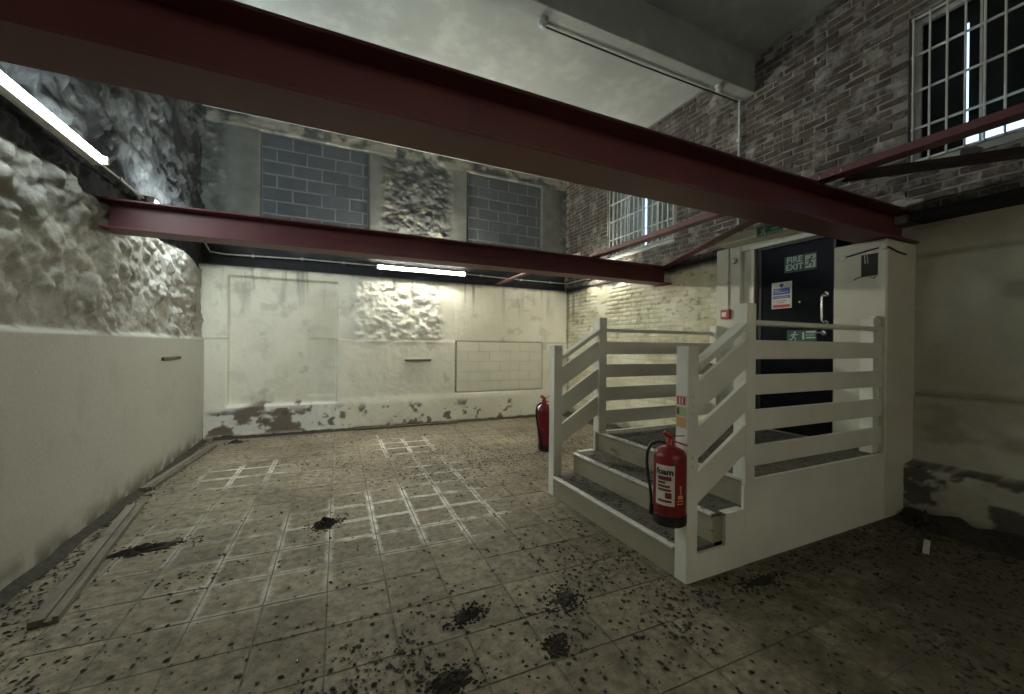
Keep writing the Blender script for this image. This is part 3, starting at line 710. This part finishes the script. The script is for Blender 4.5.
for (x, y, lab) in ((1.90, 3.47, 'dusty white ceiling rose at the left end of the ceiling beam cable'), (4.33, 3.40, 'small white ceiling rose near the brick wall on the ceiling beam')):
    t = thing('ceiling_rose', (x, y, 4.64), lab, 'ceiling rose', 'ceiling roses on the downstand')
    part('base', MB().lathe([(.05, .08), (.05, .06), (.042, .05)], (x, y, 4.64), 16), 'dusty_plastic', t, True)
    part('cover', MB().lathe([(.040, .055), (.046, .035), (.036, .012), (.016, .0)], (x, y, 4.64), 16), 'dusty_plastic', t, True)

# ================================================================== STEPS AND RAILINGS
st = thing('entrance_steps', (3.2, 2.7, 0), 'white timber landing with three steps and slatted railings before the black door', 'steps')
X1s, X2s, X3s = XP+.005, 2.35, 2.66; YA, YZ = YN+.03, YF-.03
for i, (xa, xb) in enumerate(((X1s, X2s), (X2s, X3s))):
    z = RISE*(i+1); ya, yz = (YN+.096, YF-.096) if i == 0 else (YA, YZ)
    part('riser', MB().bbox(xa, xa+.02, ya, yz, RISE*i+.001, z-.022, .002), 'riser_beige', st)
    part('tread', MB().bbox(xa-.012 if i else xa+.0, xb+.02, YA, YZ, z-.022, z, .003), 'tread_vinyl', st)
    part('nosing', MB().bbox(xa-.017, xa+.030, ya+.003, yz-.003, z-.016, z+.004, .003), 'nosing_metal', st)
z = RISE*3
part('riser', MB().bbox(X3s, X3s+.02, YA, YZ, RISE*2+.001, z-.022, .002), 'riser_beige', st)
part('landing_deck', MB().bbox(X3s-.012, XE+.04, YA, YZ, z-.022, z, .003), 'tread_vinyl', st)
part('nosing', MB().bbox(X3s-.017, X3s+.030, YA+.005, YZ-.005, z-.016, z+.004, .003), 'nosing_metal', st)
for yy in (YN, YF-.03):                                                     # closed sides with a stepped string
    y0, y1 = (YN, YN+.026) if yy == YN else (YF-.026, YF)
    part('side_panel', MB().bbox(2.625, XE-.003, y0+.002, y1, .0, z-.035, .002), 'timber_white', st)
    part('edge_board', MB().bbox(2.627, XE-.003, y0-.004, y1, z-.034, z+.002, .003), 'timber_white', st)
    part('string_board', MB().prism([(XP+.09, 0), (2.622, 0), (2.622, .385), (2.435, .385), (2.435, .172), (XP+.09, .172)], 'y', y0, y1), 'timber_white', st)
    part('step_side', MB().box(X2s+.002, 2.64, (YN+.032) if yy == YN else (YF-.040), (YN+.040) if yy == YN else (YF-.032), RISE, RISE*2-.022), 'riser_beige', st)
    part('string_cap', MB().bbox(2.435, 2.622, y0-.004, y1+.03, .370, .392, .002), 'timber_white', st)
PW = .098
def post(x, y, z0, z1): return part('newel_post', MB().bbox(x, x+PW, y, y+PW, z0, z1, .004), 'timber_white', st)
post(XP, YN-.004, 0, 1.512); post(XP, YF-PW+.004, 0, 1.512)
post(2.625, YN-.006, z+.004, 1.815); post(2.625, YF-PW+.006, z+.004, 1.815)
post(4.36, YN+.032, z+.002, 1.775); post(4.36, YF-PW-.035, z+.002, 1.775)
for near in (True, False):
    y0, y1 = (YN, YN+.028) if near else (YF-.075, YF-.045)
    xe = 4.435 if near else 4.46
    for za, zb in ((1.425, 1.56), (1.175, 1.315), (.92, 1.07), (.675, .82)):
        part('rail', MB().bbox(2.725 if near else 2.72, xe, y0, y1, za, zb, .004), 'timber_white', st)
    part('handrail', MB().bbox(2.723, xe-.02, y0-.012, y0+.075, 1.665, 1.70, .006), 'timber_white', st)
    sl = .60
    for za in (1.30, 1.005, .715):
        h = .20
        part('sloped_rail', MB().prism([(XP+.09, za-.02-h), (2.632, za-.02-h+sl*.472), (2.632, za-.02+sl*.472), (XP+.09, za-.02)], 'y', y0-(.0 if near else -.012), y1-(.0 if near else -.012)), 'timber_white', st)
    part('sloped_handrail', MB().prism([(XP+.09, 1.355), (2.632, 1.355+.62*.472), (2.632, 1.40+.62*.472), (XP+.09, 1.40)], 'y', y0-.02, y0+.065), 'timber_white', st)
for zz in (1.19, 1.13, 1.08, .80, .74):                                        # plugged screw holes on the front post
    part('screw_plug', MB().lathe([(.012, 0), (.012, -.0025), (.008, -.003)], (XP+.045, YN-.004, zz), 12, 'y'), 'cream_paint', st)
part('timber_block', MB().bbox(4.40, 4.495, YN+.036, YN+.09, 1.72, 1.80, .004), 'timber_white', st)

# ================================================================== EXTINGUISHERS
def cyl_patch(c, r, a0, a1, z0, z1, n=10):
    v = []; f = []
    for i in range(n+1):
        a = a0 + (a1-a0)*i/n
        for zz in (z0, z1): v.append((c[0]+r*math.cos(a), c[1]+r*math.sin(a), zz))
    for i in range(n): f.append((2*i, 2*i+2, 2*i+3, 2*i+1))
    return v, f
def extinguisher(c, label, group, la, hose_dir, full=True):
    x, y, z = c; r = .099
    t = thing('fire_extinguisher', c, label, 'fire extinguisher', group)
    prof = [(r*.93, .0), (r, .012), (r, .415), (r*.97, .432), (r*.82, .452), (r*.5, .470), (r*.26, .478)]
    part('cylinder', MB().lathe(prof, c, 32), 'extinguisher_red', t, True)
    part('base_ring', MB().lathe([(r*.95, -.004), (r+.003, .004), (r+.003, .062), (r-.002, .066)], c, 32), 'rubber_black', t, True)
    hd = part('valve_head', MB().lathe([(.026, .470), (.026, .505), (.02, .515), (.02, .53)], c, 14), 'red_plastic', t, True)
    d = Vector((math.cos(hose_dir), math.sin(hose_dir), 0)); e = -d
    c0 = Vector(c)
    part('carry_handle', MB().bar(c0 + Vector((0,0,.515)) - d*.0, c0 + e*.10 + Vector((0,0,.485)), .022, .007), 'red_plastic', hd)
    part('squeeze_lever', MB().tube([c0 + d*.035 + Vector((0,0,.565)), c0 + d*.0 + Vector((0,0,.540)), c0 + e*.02 + Vector((0,0,.535))], [.016, .014, .009], 10), 'red_plastic', hd, True)
    part('safety_pin', MB().tube([c0 + e*.01 + Vector((0,0,.538)), c0 + e*.085 + Vector((0,0,.545))], .003, 6), 'rubber_black', hd)
    path = [c0 + d*a + Vector((0,0,b)) for a, b in ((.02, .495), (.07, .498), (.115, .480), (.135, .43), (.138, .36), (.130, .28), (.116, .20), (.110, .14), (.110, .08))]
    pts = []
    for i in range(len(path)-1):
        for k in range(3): pts.append(path[i].lerp(path[i+1], k/3))
    pts.append(path[-1])
    hs = part('hose', MB().tube(pts, .0095, 8), 'rubber_black', t, True)
    part('nozzle', MB().tube([path[-1] + Vector((0,0,.02)), path[-1] - Vector((0,0,.045))], [.012, .015], 10), 'rubber_black', hs, True)
    if full:
        R1, R2 = r+.0012, r+.0022; w = .60
        lb = part('label_panel', MB().add(*cyl_patch(c, R1, la-w, la+w, z+.130, z+.375)), 'label_cream', t, label='cream instruction label')
        # lettering wraps round the cylinder; seen from outside, right is increasing angle
        v, f = text_mesh('foam', .052, .0022)
        part('lettering', MB().add([(x+R2*math.cos(la+q[0]/r), y+R2*math.sin(la+q[0]/r), z+.335+q[1]) for q in v], f), 'print_black', lb)
        for (a0, a1, z0, z1, m) in ((-.42, .40, .283, .308, 'print_maroon'), (-.42, .05, .262, .276, 'print_maroon'), (-.42, .32, .240, .254, 'print_maroon'), (-.42, .38, .218, .232, 'print_maroon'),
                                    (.05, .42, .175, .210, 'print_maroon'), (-.42, .42, .150, .164, 'print_maroon'), (-.42, -.05, .172, .208, 'label_white')):
            part('print_bar', MB().add(*cyl_patch(c, R2, la+a0, la+a1, z+z0, z+z1, 6)), m, lb)
        for (a0, a1, z0, z1) in ((.75, 1.22, .160, .166), (.75, 1.22, .142, .148), (.80, 1.15, .176, .196), (.94, 1.02, .200, .235), (.90, 1.06, .238, .252)):
            part('print_mark', MB().add(*cyl_patch(c, R1, la+a0, la+a1, z+z0, z+z1, 5)), 'print_orange', t)
    part('mounting_bracket', MB().bbox(x-.02, x+.02, y-.02, y+.02, z+.49, z+.50, .002), 'bolt_steel', hd)
    return t
e1 = extinguisher((XP-.102, YN+.040, .405), 'red foam fire extinguisher hung on the near newel post', 'fire extinguishers', math.radians(206), math.radians(140))
e2 = extinguisher((XP+.045, YF+.105, .42), 'red fire extinguisher half hidden behind the far newel post', 'fire extinguishers', math.radians(200), math.radians(200), False)
e2.rotation_euler = (0, math.radians(-5), 0)

# ================================================================== SIGNS AND SMALL FITTINGS
def on_x(v, cx, cy, cz): return [(cx, cy - q[0], cz + q[1]) for q in v]           # flat print facing -X: right is -Y
def rect(cx, y0, y1, z0, z1): return ([(cx, y1, z0), (cx, y0, z0), (cx, y0, z1), (cx, y1, z1)], [(0,1,2,3)])
def runner(cx, cy, cz, s):
    """running figure from flat strokes"""
    mb = MB()
    def stroke(a, b, w):
        a, b = Vector((*a, 0)), Vector((*b, 0)); n = Vector((-(b-a).y, (b-a).x, 0)).normalized()*w/2
        mb.add(on_x([(p*s)[:] for p in (a-n, b-n, b+n, a+n)], cx, cy, cz), [(0,1,2,3)])
    hv = [(.10*s + .09*s*math.cos(k*.5236), .34*s + .09*s*math.sin(k*.5236), 0) for k in range(12)]
    mb.add(on_x(hv, cx, cy, cz), [tuple(range(12))])
    for a, b, w in (((.04, .24), (-.06, -.06), .15), ((-.06, -.04), (.16, -.16), .10), ((.16, -.16), (.12, -.40), .09), ((-.06, -.06), (-.16, -.26), .10), ((-.16, -.26), (-.38, -.30), .09),
                    ((.04, .20), (.26, .10), .07), ((.26, .10), (.36, .20), .06), ((.02, .20), (-.20, .16), .07), ((-.20, .16), (-.30, .0), .06)): stroke(a, b, w)
    return mb
xs = xd - .004
s1 = thing('exit_sign', (xs, 2.57, 2.33), 'green FIRE EXIT sign on the upper part of the black door', 'sign')
part('plate', MB().bbox(xs, xd, 2.415, 2.735, 2.325, 2.50, .001), 'print_green', s1)
for i, wd in enumerate(('FIRE', 'EXIT')):
    v, f = text_mesh(wd, .088, .0025); part('lettering', MB().add(on_x(v, xs-.001, 2.632, 2.455 - i*.078), f), 'glow_white', s1)
part('pictogram_field', MB().add(*rect(xs-.001, 2.425, 2.525, 2.345, 2.482)), 'glow_white', s1)
part('running_figure', runner(xs-.002, 2.475, 2.412, .13), 'print_green', s1)
s2 = thing('notice', (xs, 2.75, 1.93), 'white, blue and red safety notice on the black door', 'sign')
part('sheet', MB().bbox(xs, xd, 2.655, 2.87, 1.945, 2.235, .001), 'label_white', s2)
part('roundel', MB().lathe([(.022, 0), (.022, -.001)], (xs-.0002, 2.7625, 2.198), 16, 'x'), 'print_blue', s2)
for (y0, y1, z0, z1, m) in ((2.672, 2.853, 2.098, 2.168, 'print_blue'), (2.672, 2.853, 2.056, 2.085, 'print_blue'), (2.672, 2.853, 1.957, 1.987, 'print_red'), (2.735, 2.79, 2.005, 2.012, 'print_red'), (2.71, 2.815, 2.025, 2.032, 'print_red')):
    part('print_bar', MB().add(*rect(xs-.001, y0, y1, z0, z1)), m, s2)
for (y0, y1, z) in ((2.79, 2.845, 2.150), (2.77, 2.845, 2.135), (2.69, 2.845, 2.118), (2.69, 2.845, 2.068)): part('print_line', MB().add(*rect(xs-.002, y0, y1, z, z+.005)), 'label_white', s2)
s3 = thing('door_instruction_sign', (xs, 2.55, 1.62), 'dark green instruction sign low on the black door behind the handrail', 'sign')
part('plate', MB().bbox(xs, xd, 2.41, 2.70, 1.56, 1.70, .001), 'print_green', s3)
part('running_figure', runner(xs-.001, 2.63, 1.635, .12), 'glow_white', s3)
part('door_symbol', MB().add(*rect(xs-.001, 2.525, 2.545, 1.60, 1.675)), 'glow_white', s3)
for zz in (1.672, 1.642, 1.612): part('print_line', MB().add(*rect(xs-.001, 2.42, 2.51, zz, zz+.014)), 'glow_white', s3)
s4 = thing('exit_sign', (XE-.22, 2.80, 2.72), 'small green running man sign on the hood above the door', 'sign')
xq = XE-.21
part('plate', MB().bbox(xq-.012, xq, 2.60, 2.875, 2.725, 2.83, .002), 'print_green', s4)
part('running_figure', runner(xq-.013, 2.80, 2.775, .10), 'glow_white', s4)
part('arrow', MB().add(*rect(xq-.013, 2.62, 2.72, 2.77, 2.785)), 'glow_white', s4)
xi = XP-.002
s5 = thing('identification_sign', (xi, YN+.045, .99), 'small red, green and orange label on the near newel post above the extinguisher', 'sign')
part('plate', MB().box(xi-.001, xi+.002, YN+.006, YN+.088, .985, 1.195), 'label_cream', s5)
part('print_panel', MB().add(*rect(xi-.002, YN+.012, YN+.080, 1.135, 1.188)), 'print_red', s5)
part('print_panel', MB().add(*rect(xi-.002, YN+.010, YN+.084, 1.062, 1.122)), 'print_lime', s5)
part('print_panel', MB().add(*rect(xi-.002, YN+.010, YN+.084, .992, 1.055)), 'print_orange', s5)
part('print_mark', MB().add(*rect(xi-.003, YN+.030, YN+.040, 1.140, 1.183)), 'label_white', s5)
part('print_mark', MB().add(*rect(xi-.003, YN+.052, YN+.062, 1.140, 1.183)), 'label_white', s5)
part('print_mark', MB().add(*rect(xi-.003, YN+.060, YN+.078, 1.070, 1.116)), 'print_green', s5)
s6 = thing('call_point', (XE, 3.41, 1.86), 'red fire alarm call point on the pilaster left of the door', 'alarm')
part('box', MB().bbox(XE-.042, XE, 3.335, 3.455, 1.862, 1.978, .006), 'red_plastic', s6)
part('glass_panel', MB().bbox(XE-.046, XE-.041, 3.372, 3.432, 1.892, 1.945, .002), 'label_white', s6)
jb = thing('junction_box', (XE, 3.29, 2.50), 'small round grey fitting on the pilaster left of the door', 'junction box')
part('body', MB().lathe([(.036, 0), (.036, -.025), (.03, -.032)], (XE, 3.295, 2.56), 16, 'x'), 'conduit_grey', jb, True)
part('cover', MB().lathe([(.02, -.032), (.018, -.037)], (XE, 3.295, 2.56), 16, 'x'), 'white_plastic', jb, True)
vt = thing('vent_hole', (XE, 1.955, 2.17), 'dark square opening with loose wires on the pier right of the door', 'vent')
part('opening', MB().bbox(XE-.004, XE+.02, 1.895, 2.02, 2.175, 2.375, .002), 'shutter_board', vt)
for k, yy in enumerate((1.985, 1.965)):
    part('wire', MB().tube([(XE-.008, yy+.012, 2.385), (XE-.012, yy+.003, 2.34), (XE-.012, yy, 2.29)], .003, 6), 'grille_white', vt)
part('wire', MB().tube([(XE-.008, 2.075, 2.15), (XE-.014, 2.03, 2.172), (XE-.012, 1.97, 2.178), (XE-.010, 1.90, 2.180)], .004, 6), 'rubber_black', vt)
part('wire', MB().tube([(XE-.008, 1.95, 2.165), (XE-.012, 1.925, 2.145), (XE-.012, 1.91, 2.155), (XE-.010, 1.905, 2.17)], .003, 6), 'rubber_black', vt)
cb = conduit([(XE-.012, 2.20, 2.37), (XE-.012, 2.10, 2.385), (XE-.012, 1.95, 2.41), (XE-.012, 1.86, 2.418), (XE-.012, YN-.012, 2.41), (XE+.15, YN-.012, 2.385), (XR-.05, YN-.012, 2.375)], .007, 'thin dark cable pinned around the top of the pier right of the door', (), 'rubber_black')
for lab, (yy, zz) in (('white cable clip dome near the door edge on the pier', (2.165, 2.375)), ('white cable clip dome on the outer corner of the pier', (1.855, 2.425))):
    solo('cable_clip', MB().lathe([(.034, 0), (.032, -.016), (.018, -.028), (.004, -.031)], (XE, yy, zz), 14, 'x'), 'white_plastic', lab, 'clip', smooth=True)

# ================================================================== LOOSE TIMBER
def board(name, p, q, w, h, label, m='bare_timber', lip=False, cat='board'):
    p, q = Vector(p), Vector(q); t = (q-p).normalized(); a = t.cross(Vector((0,0,1))).normalized()
    root = thing(name, tuple((p+q)/2), label, cat)
    u = Vector((0,0,1))
    part('plank', MB().bar(p + u*h/2, q + u*h/2, w, h), m, root)
    if lip:
        part('lip', MB().bar(p + a*(w/2-.012) + u*(h+.009), q + a*(w/2-.012) + u*(h+.009), .024, .018), m, root)
        part('lip', MB().bar(p - a*(w/2-.030) + u*(h+.009), q - a*(w/2-.030) + u*(h+.009), .060, .018), m, root)
    return root
board('timber_batten', (-1.35, 2.94, .002), (-1.57, 4.72, .002), .115, .018, 'grooved grey timber batten lying near the left wall in the foreground', lip=True)
board('timber_batten', (-1.655, 5.20, .002), (-1.49, 7.08, .002), .10, .022, 'thinner grey batten lying along the left wall toward the back corner', lip=True)
board('timber_strip', (.45, 7.52, .002), (2.30, 7.47, .002), .07, .03, 'dark timber strip on the floor against the back wall', 'old_timber')
solo('wood_fixing', MB().bbox(1.31, 1.80, YB-.045, YB+.05, 1.205, 1.24, .004).bbox(1.35, 1.62, YB-.052, YB-.02, 1.20, 1.222, .003), 'old_timber', 'thin strip of old timber fixed to the middle of the back wall', 'wood strip')
solo('wood_fixing', MB().bbox(XL-.02, XL+.035, 5.85, 6.45, 1.295, 1.335, .006), 'old_timber', 'old timber fixing let into the left wall plaster', 'wood strip')
solo('paint_stick', MB().bar((4.24, 1.46, .016), (4.00, 1.385, .016), .034, .022), 'paper_scrap', 'short pale stick lying on the dark floor at right', 'stick')

# ================================================================== DIRT AND LITTER
def clump(x, y, sx, sy, h, rot, label, seed):
    n = 14; g = np.linspace(-1, 1, 26); mb = MB(); r_ = np.random.default_rng(seed)
    A, B = np.meshgrid(g, g); R = np.hypot(A, B) + .55*(fbm(A*2.2+seed, B*2.2, 4, seed)-.5)
    Z = (np.clip(1-R, -.05, 1)*(.3 + 1.4*fbm(A*5+seed, B*5, 4, seed+3, .65)) - .42*sst(.42, .62, fbm(A*4.5+seed, B*4.5, 3, seed+8, .6)))*h
    ca_, sa_ = math.cos(rot), math.sin(rot); idx = {}; v = []; f = []
    for i in range(26):
        for j in range(26):
            a, b = A[i, j]*sx, B[i, j]*sy
            v.append((x + a*ca_ - b*sa_, y + a*sa_ + b*ca_, max(Z[i, j], -.004)))
    for i in range(25):
        for j in range(25):
            q = (i*26+j, i*26+j+1, (i+1)*26+j+1, (i+1)*26+j)
            if max(v[k][2] for k in q) > 0: f.append(q)
    mb.add(v, f)
    for k in range(150):                                                       # crumbs round it
        a = r_.uniform(0, 6.28); rr = r_.uniform(.2, 1.7)
        px, py = sx*rr*math.cos(a), sy*rr*math.sin(a); px, py = x + px*ca_ - py*sa_, y + px*sa_ + py*ca_; s = r_.uniform(.004, .014)
        mb.add([(px-s, py, .0), (px, py-s*.8, .001), (px+s, py+s*.2, .0), (px+s*.1, py+s, .001), (px, py, s*.8)], [(0,1,4),(1,2,4),(2,3,4),(3,0,4)])
    o = solo('debris_clump', mb, 'dirt', label, 'debris', 'clumps of dirt on the floor')
for k, c in enumerate((
    (-1.19, 3.74, .24, .075, .04, .15, 'long dark clump of dirt beside the grooved batten at left'),
    (-.01, 3.66, .11, .09, .07, .4, 'lump of grey rubble in the middle of the tile grid'),
    (.72, 2.12, .10, .055, .03, .3, 'dark clump of dirt on the plain tiles in the foreground centre'),
    (.50, 1.72, .12, .07, .03, .2, 'dark clump of dirt at the bottom edge of the picture'),
    (1.29, 2.02, .11, .08, .016, 1.1, 'patch of dark crumbs in front of the lowest step'),
    (-1.25, 7.25, .10, .07, .05, .2, 'small dark clump near the flaking foot of the back wall'),
    (4.60, 1.60, .15, .12, .12, .2, 'pile of dark dirt in the corner beside the entrance pier'),
    (2.55, 1.66, .16, .035, .014, 0, 'low dirt patch along the foot of the landing side'),
    (1.05, 1.72, .06, .045, .016, .6, 'small dark dirt patch on the floor between the foreground clumps'))):
    clump(*c[:6], c[6], 300+k*7)
# drifts of dirt against the walls
def drift(pts, w, h, name, label, seed, nrm):
    mb = MB(); n = 90; m = 9; v = []; f = []
    P0, P1 = Vector((*pts[0], 0)), Vector((*pts[1], 0)); nv_ = Vector((*nrm, 0))
    for i in range(n+1):
        b = P0.lerp(P1, i/n); t = i/n*(P1-P0).length
        for j in range(m+1):
            s = j/m; ww = w*(.5 + 1.0*float(fbm(np.array([t*3.]), np.array([.5]), 4, seed)[0]))
            hh = h*(1-s)**1.4*(.35 + 1.3*float(fbm(np.array([t*6.]), np.array([s*5.]), 4, seed+4, .6)[0]))
            v.append(tuple(b + nv_*(ww*s) + Vector((0, 0, hh - (.004 if j == m else 0)))))
    for i in range(n):
        for j in range(m): f.append((i*(m+1)+j, (i+1)*(m+1)+j, (i+1)*(m+1)+j+1, i*(m+1)+j+1))
    mb.add(v, f); o = solo(name, mb, 'dirt', label, 'dirt', kind='stuff', smooth=True)
drift(((XL+.02, 1.5), (XL+.02, YB-.1)), .075, .035, 'dirt_drift', 'dark dirt swept along the foot of the left wall', 501, (1, 0))
drift(((-1.6, YB-.02), (XR-.1, YB-.02)), .10, .04, 'dirt_drift', 'dark dirt along the foot of the back wall', 511, (0, -1))
drift(((XR-.02, -1.5), (XR-.02, 1.8)), .30, .07, 'dirt_drift', 'dark dirt along the foot of the near right wall', 521, (-1, 0))
drift(((XR-.02, 3.6), (XR-.02, YB-.1)), .22, .06, 'dirt_drift', 'dark dirt along the foot of the far right wall', 531, (-1, 0))
# scattered dead leaves and crumbs
def litter(name, n, region, dens, zf, label, smin=.0045, smax=.020):
    mb = MB(); k = 0; x0, x1, y0, y1 = region
    V = []; Fc = []
    while k < n:
        X = rng.uniform(x0, x1, 4000); Y = rng.uniform(y0, y1, 4000); D = dens(X, Y); ok = rng.uniform(0, 1, 4000) < D
        for x, y in zip(X[ok], Y[ok]):
            if k >= n: break
            s = smin + (smax-smin)*rng.uniform(0, 1)**2.6; a0 = rng.uniform(0, 6.28); m = 5; el = rng.uniform(.45, 1); z = zf(x, y) + .001; tl = rng.uniform(0, .5)
            o = len(V)
            for q in range(m):
                a = q*6.283/m; rr = s*rng.uniform(.6, 1.15); u, v_ = rr*math.cos(a), rr*math.sin(a)*el
                V.append((x + u*math.cos(a0) - v_*math.sin(a0), y + u*math.sin(a0) + v_*math.cos(a0), z + max(0, u*tl)*.5 + rng.uniform(0, .003)))
            V.append((x, y, z + s*rng.uniform(.15, .6)))
            for q in range(m): Fc.append((o+q, o+(q+1) % m, o+m))
            k += 1
    mb.add(V, Fc); return solo(name, mb, 'leaf_litter', label, 'litter', kind='stuff')
def dens_floor(X, Y):
    d = .16 + .9*sst(.50, .72, fbm(X*1.6+3, Y*1.6, 5, 601, .65))
    d = d*(.35 + .65*sst(2.9, 1.6, Y)) + .55*np.exp(-((Y-4.55-.12*X)/.28)**2)*sst(.2, 1.2, X) + .35*np.exp(-((Y-5.4)/.4)**2)*sst(-.5, .6, X)
    d = d + .5*np.exp(-((Y-1.72)/.16)**2)*sst(1.3, 1.8, X) + .45*np.exp(-((X-1.93)/.16)**2)*sst(1.4, 1.8, Y)*sst(3.4, 2.6, Y) + .45*sst(2.5, 4.2, X)*sst(2.2, 1.8, Y)
    d = d + .30*sst(-1.0, -1.6, X)*sst(4.5, 2.5, Y) + 1.3*np.exp(-((X-XL-.08)/.13)**2) + .8*np.exp(-((YB-Y-.1)/.10)**2) + .9*np.exp(-((XR-X-.1)/.25)**2)*sst(2.0, 1.7, Y)
    inside = (X > XP-.02) & (X < XE) & (Y > YN-.02) & (Y < YF+.02)
    return np.where(inside, 0, np.clip(d, 0, 1))*sst(.3, 1.2, Y+.4)
litter('fallen_leaves', 21000, (XL+.08, XR-.06, .3, YB-.08), dens_floor, lambda x, y: 0.0, 'dead leaves and crumbs scattered over the tiled floor')
def step_z(x, y): return RISE*(1 if x < X2s-.02 else 2 if x < X3s-.02 else 3)
litter('fallen_leaves', 1800, (XP+.03, XE-.05, YN+.06, YF-.10), lambda X, Y: .25 + .75*sst(.45, .65, fbm(X*3, Y*3, 4, 611)), lambda x, y: step_z(x, y)+.002, 'dead leaves and grit lying on the treads and landing', .004, .016)
